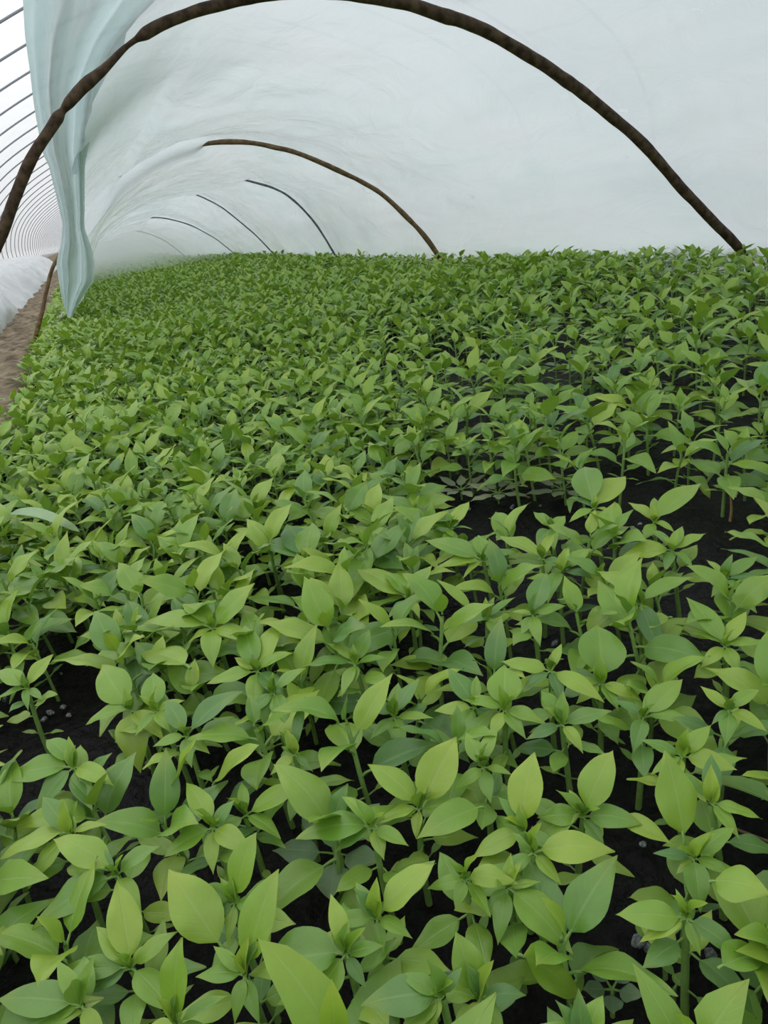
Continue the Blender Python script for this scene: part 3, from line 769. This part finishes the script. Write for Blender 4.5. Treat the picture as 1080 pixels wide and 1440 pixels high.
for x, y in HAND_XY: put(x, y)
srng = random.Random(5); SPOTS = []
for band, tries in (((0.02, 1.2), 14000), ((1.2, 3.5), 22000), ((3.5, 14.5), 60000)):
    for _ in range(tries):
        x = srng.uniform(-0.215, 1.74); y = srng.uniform(*band)
        right = sstep(0.15, 0.5, x - 0.12 * y) * (1 - sstep(1.2, 2.2, y))
        d = 0.0295 + 0.0145 * right + 0.006 * fbm(x * 4, y * 4) + (0.004 if y > 3 else 0)
        if near(x, y, d) or (y < 2.6 and in_gap(x, y)): continue
        if y < 1.7 and right > 0.4 and fbm(x * 6, y * 6, 4) > 0.32: continue
        put(x, y); SPOTS.append((x, y))

info = []
for x, y in SPOTS:
    px, py = proj((x, y, 0.07)); dist = math.sqrt(x * x + y * y + (H - .06) ** 2)
    vis = -40 < px < 1120 and -40 < py < 1500
    if dist < 0.315: continue
    info.append((dist if vis else 100 + dist, x, y, px, py, vis))
info.sort()
NEAR = 300 - len(HAND)
NT = 14
tpl_hi = [template(100 + k, 2) for k in range(NT)]
tpl_mid = [merge([p[1] for p in template(100 + k, 1)]) for k in range(NT)]
tpl_lo = [merge([p[1] for p in template(100 + k, 0)]) for k in range(NT)]
protos = []
for parts in tpl_hi:
    lst = []
    for nm, arr in parts:
        me = mesh_np(nm, *arr[:4], mi=arr[4] if nm == 'leaf' else None)
        for mt in ([M_LEAF, M_STEM] if nm == 'leaf' else [M_STEM]): me.materials.append(mt)
        lst.append((nm, me))
    protos.append(lst)
used = set()


SEEN_LABELS = set()
ONES = 'zero one two three four five six seven eight nine ten eleven twelve thirteen fourteen fifteen sixteen seventeen eighteen nineteen'.split()
TENS = ',,twenty,thirty,forty,fifty,sixty,seventy,eighty,ninety'.split(',')


def words_of(v):
    v = max(0, min(99, int(round(v))))
    return ONES[v] if v < 20 else TENS[v // 10] + ('' if v % 10 == 0 else '-' + ONES[v % 10])


def zone(px, py, sc, lean):
    where = 'behind the bare strip' if (py < 700 and px > 540) else ('in dense rows' if px < 540 else 'in spaced rows')
    if py > 1100: where = 'at the front'
    pos = '%s percent across, %s percent down the photo' % (words_of(px / 10.8), words_of(py / 14.4))
    for look in ('', 'taller ' if sc > 1 else 'shorter ', 'leafier ', 'bushy ', 'slim '):
        t = '%sseedling %s, %s' % (look, where, pos)
        if t not in SEEN_LABELS: break
    SEEN_LABELS.add(t)
    return t


first_of = {}
for k, (dd, x, y, px, py, vis) in enumerate(info[:NEAR]):
    t = srng.randrange(NT); sc = srng.uniform(0.88, 1.12); rz = srng.uniform(0, 6.28)
    lean = (srng.uniform(-.12, .12), srng.uniform(-.12, .12))
    if t not in first_of:
        e = obj('pepper_seedling', None)
        for nm, me in protos[t]:
            o = bpy.data.objects.new(nm, me); COL.objects.link(o); o.parent = e
        first_of[t] = e
    else:
        src = first_of[t]; e = src.copy(); COL.objects.link(e)
        for ch in list(src.children):
            c = ch.copy(); COL.objects.link(c); c.parent = e
    e.location = (x, y, soil_z(x, y) * 0.5); e.scale = (sc, sc, sc); e.rotation_euler = (lean[0], lean[1], rz)
    e['label'] = zone(px, py, sc, lean); e['category'] = 'seedling'; e['group'] = 'pepper seedlings in the bed'

# the rest of the bed as one mass
rest = info[NEAR:]
Vs, Fs, Us, Ts, Ms = [], [], [], [], []; off = 0
for dd, x, y, px, py, vis in rest:
    lod = tpl_mid if (dd < 2.6) else tpl_lo
    V, Fc, uv, ti, mi = lod[srng.randrange(NT)]
    hv = 1 + 0.16 * fbm(x * 1.7, y * 1.7, 8)
    edge = 1 - 0.06 * sstep(1.25, 1.55, x)
    s = srng.uniform(0.88, 1.14) * hv * edge; a = srng.uniform(0, 6.28); ca, sa = math.cos(a) * s, math.sin(a) * s
    M = np.array([[ca, -sa, 0], [sa, ca, 0], [srng.uniform(-.1, .1), srng.uniform(-.1, .1), s]])
    W_ = V @ M.T + np.array([x, y, bank(x)])
    Vs.append(W_); Fs.append(Fc + off); Us.append(uv); Ts.append((ti + srng.uniform(0, .25)) % 1.0); Ms.append(mi); off += len(V)
me = mesh_np('seedling_mass', np.concatenate(Vs), np.concatenate(Fs), np.concatenate(Us), np.concatenate(Ts), np.concatenate(Ms))
obj('pepper_seedlings', me, [M_LEAF, M_STEM], kind='stuff', label='dense carpet of pepper seedlings filling the bed to its far end', category='seedlings')
print('plants', len(info), 'faces', len(me.polygons))

# ------------------------------------------------------------------ weeds and litter
def weed(px, py, spec, lab, mt, z=0.0, cat='weed', name='weed'):
    """spec: (angle deg, length m, width ratio, elevation deg)"""
    c = on_z(px, py, 0.012); b = np.array([c[0], c[1], 0.004])
    e = obj(name, None, label=lab, category=cat); e.location = b
    V, Fc, uv, ti = stem_arrays(np.array([(0, 0, -.004), (0, 0, .004 + z / 2), (0.001, 0, .010 + z)]), .0012, .0010, 2)
    obj('stem', mesh_np('stem', V, Fc, uv, ti), [M_STEM], e)
    for a, L, wr, el in spec:
        a, el = math.radians(a), math.radians(el)
        at = np.array([0.0005, 0, 0.009 + z])
        T = at + L * np.array([math.cos(a) * math.cos(el), math.sin(a) * math.cos(el), math.sin(el)])
        A = leaf_full(at, T, wr, (0, 0, 1), 2, prng.random(), arch=.06, pet=.25, fold=.12)
        obj('leaf', mesh_np('leaf', *A[:4], mi=A[4]), [mt, M_STEM], e)
    return e


ROS = [(10, .040, .42, 10), (60, .030, .5, 16), (115, .036, .45, 22), (165, .040, .45, 8), (215, .034, .5, 12), (265, .037, .42, 5), (320, .032, .5, 14)]
weed(648, 690, ROS, 'flat grey-green weed rosette pressed on the bare black soil, leftmost one', M_DRY)
weed(700, 695, [(a + 30, L * 1.1, w, e_) for a, L, w, e_ in ROS], 'flat grey-green weed rosette on bare soil beside the reddish stalk', M_DRY)
weed(790, 690, [(a + 10, L * 1.2, w, e_) for a, L, w, e_ in ROS], 'wilted grey-green rosette under the broad seedling at right of the bare strip', M_DRY)
weed(735, 640, ROS, 'flat grey-green rosette behind the bare strip', M_DRY)
weed(880, 560, ROS, 'flat grey-green rosette in the gap far right', M_DRY)
weed(860, 440, [(a, L * 1.6, w, 25) for a, L, w, e_ in ROS], 'dull grey-green tuft in the gap towards the right edge', M_DRY)
weed(480, 1240, [(90, .040, .75, 20), (20, .036, .75, 15), (160, .034, .7, 15), (250, .034, .75, 10), (310, .03, .7, 12)], 'dark weed with broad toothed rounded leaves in the shaded centre foreground', M_WEED, z=.02)
weed(935, 1352, [(100, .018, .95, 10), (280, .012, .9, 0)], 'tiny round-leaved sprout on black soil, lower right', M_LEAF, z=.01)
weed(946, 1416, [(200, .018, .98, 5), (20, .010, .9, 5)], 'round coin shaped seed leaf on black soil by the bottom edge', M_LEAF, z=.01)
weed(612, 1412, [(a, .014, .85, 18) for a in range(0, 360, 60)], 'small round-leaved weed between the stems at the bottom edge', M_WEED, z=.008)
weed(860, 1405, [(a + 20, .014, .85, 18) for a in range(0, 360, 72)], 'small round-leaved weed in the dark gap at the bottom right', M_WEED, z=.005)
weed(425, 1385, [(a + 20, .012, .85, 18) for a in range(0, 360, 72)], 'small round-leaved weed low between stems at the bottom, left of centre', M_WEED, z=.005)
# small sprout with a rusty stem
c = on_z(1027, 690, 0.035); b = np.array([c[0], c[1], 0.0])
e = obj('pepper_seedling', None, label='tiny young seedling with a rusty orange stem alone on black soil at right', category='seedling', group='pepper seedlings in the bed'); e.location = b
V, Fc, uv, ti = stem_arrays(catmull([np.array((0, 0, -.004)), np.array((.002, 0, .015)), np.array((0, 0, .035))], 4), .0017, .0011, 2)
obj('stem', mesh_np('stem', V, Fc, uv, ti), [M_STEM_RED], e, label='rusty orange stem')
for tx, ty, wr in ((1000, 682, .5), (1053, 682, .45), (1024, 666, .5), (1035, 700, .4)):
    T = on_z(tx, ty, 0.038 + (0.008 if ty < 670 else 0))
    A = leaf_full(np.array([0, 0, .034]), T - b, wr, (0, 0, 1), 2, .2, pet=.15)
    obj('leaf', mesh_np('leaf', *A[:4], mi=A[4]), [M_LEAF, M_STEM], e)
# broad grass blade lying over the plants at left
P0, P2 = on_z(14, 722, .085), on_z(112, 748, .080); P1 = (P0 + P2) / 2 + np.array([0, .01, .018])
A = blade_arrays(P0, P1, P2, .007, np.array([0, -.4, .9]), 16, 4, fold=.3, wave=.02, k=(.35, .5))
obj('grass_blade', mesh_np('grass_blade', *A), M_BLADE, label='single pale grass blade lying across the seedlings at the left edge', category='grass')
# reddish stalk lying at the bare strip
P = [on_z(690, 680, .012), on_z(705, 676, .016), on_z(722, 690, .010), on_z(745, 700, .008)]
V, Fc = tube(catmull(P, 5), .0011, 6)
obj('dead_stalk', mesh_np('dead_stalk', V, Fc), M_STEM_RED, label='thin reddish dead stalk lying on the bare strip of soil', category='stalk')
P = [on_z(1030, 1420, .006), on_z(1022, 1408, .012), on_z(1032, 1400, .016), on_z(1045, 1410, .012), on_z(1046, 1425, .004)]
V, Fc = tube(catmull(P, 6), .0010, 6)
obj('dead_tendril', mesh_np('dead_tendril', V, Fc), M_BARK, label='curled brown dead tendril on the soil in the bottom right corner', category='stalk')
P = [on_z(1000, 1150, .01), on_z(1040, 1168, .014), on_z(1085, 1185, .010)]
V, Fc = tube(catmull(P, 6), .0009, 6)
obj('dead_twig', mesh_np('dead_twig', V, Fc), M_BARK, label='thin brown twig on the soil near the right edge', category='twig')
# pale foamy crumbs on the soil
crng = random.Random(9)


def crumb(r, seed):
    V, Fc, uv = grid(9, 13, lambda i, j: tuple(r * (1 + .45 * fbm(math.cos(j * 6.283) * 2, math.sin(j * 6.283) * 2, i * 3 + seed)) * np.array(
        [math.sin(math.pi * i) * math.cos(j * 6.283), math.sin(math.pi * i) * math.sin(j * 6.283), math.cos(math.pi * i) * .6])))
    return mesh_np('crumb', V, Fc, uv)


CR = [crumb(.005, k) for k in range(5)]
for c in CR: c.materials.append(M_CLOD)
spots = [(112, 930), (85, 945), (88, 992), (70, 1000), (96, 1004), (8, 985), (135, 862), (730, 1290), (910, 1332), (898, 1325), (1075, 1275), (1000, 1345), (905, 1195),
         (60, 1225), (870, 745), (890, 740), (905, 750), (700, 735), (720, 712), (760, 712), (570, 735), (95, 1165), (62, 1012), (900, 735), (660, 712), (1010, 650), (780, 905)]
for k, (px, py) in enumerate(spots):
    p = on_z(px, py, .006); o = bpy.data.objects.new('soil_crumb', CR[k % 5]); COL.objects.link(o)
    s = crng.uniform(.3, .8); o.location = (p[0], p[1], .0055 + soil_z(p[0], p[1])); o.scale = (s, s, s); o.rotation_euler = (crng.random(), crng.random(), crng.random() * 6)
    o['label'] = 'small pale grey crumb on black soil, %s percent across, %s percent down the photo' % (words_of(px / 10.8), words_of(py / 14.4)); o['category'] = 'soil crumb'; o['group'] = 'pale crumbs on the soil'

# ------------------------------------------------------------------ mist in the far part of the tunnel
mt, nt, n, l = new_mat('mist')
vs = n.new('ShaderNodeVolumeScatter'); vs.inputs['Color'].default_value = (1, 1, 1, 1); vs.inputs['Density'].default_value = 0.45; vs.inputs['Anisotropy'].default_value = 0.3
o = n.new('ShaderNodeOutputMaterial'); l.new(vs.outputs[0], o.inputs['Volume'])
prof = [(-0.16, .0), (-.14, .16), (0.0, .30), (.3, .42), (.6, .42), (.9, .33), (1.15, .18), (1.28, .0)]
nn = len(prof); V = [(x, y, z) for y in (6.0, 13.1) for x, z in prof]
bm_f = [[k, (k + 1) % nn, nn + (k + 1) % nn, nn + k] for k in range(nn)]
me = bpy.data.meshes.new('mist'); me.from_pydata(V, [], bm_f + [list(range(nn))[::-1], list(range(nn, 2 * nn))]); me.update()
obj('mist', me, mt, kind='stuff', label='pale damp mist hanging in the far end of the film tunnel', category='mist')
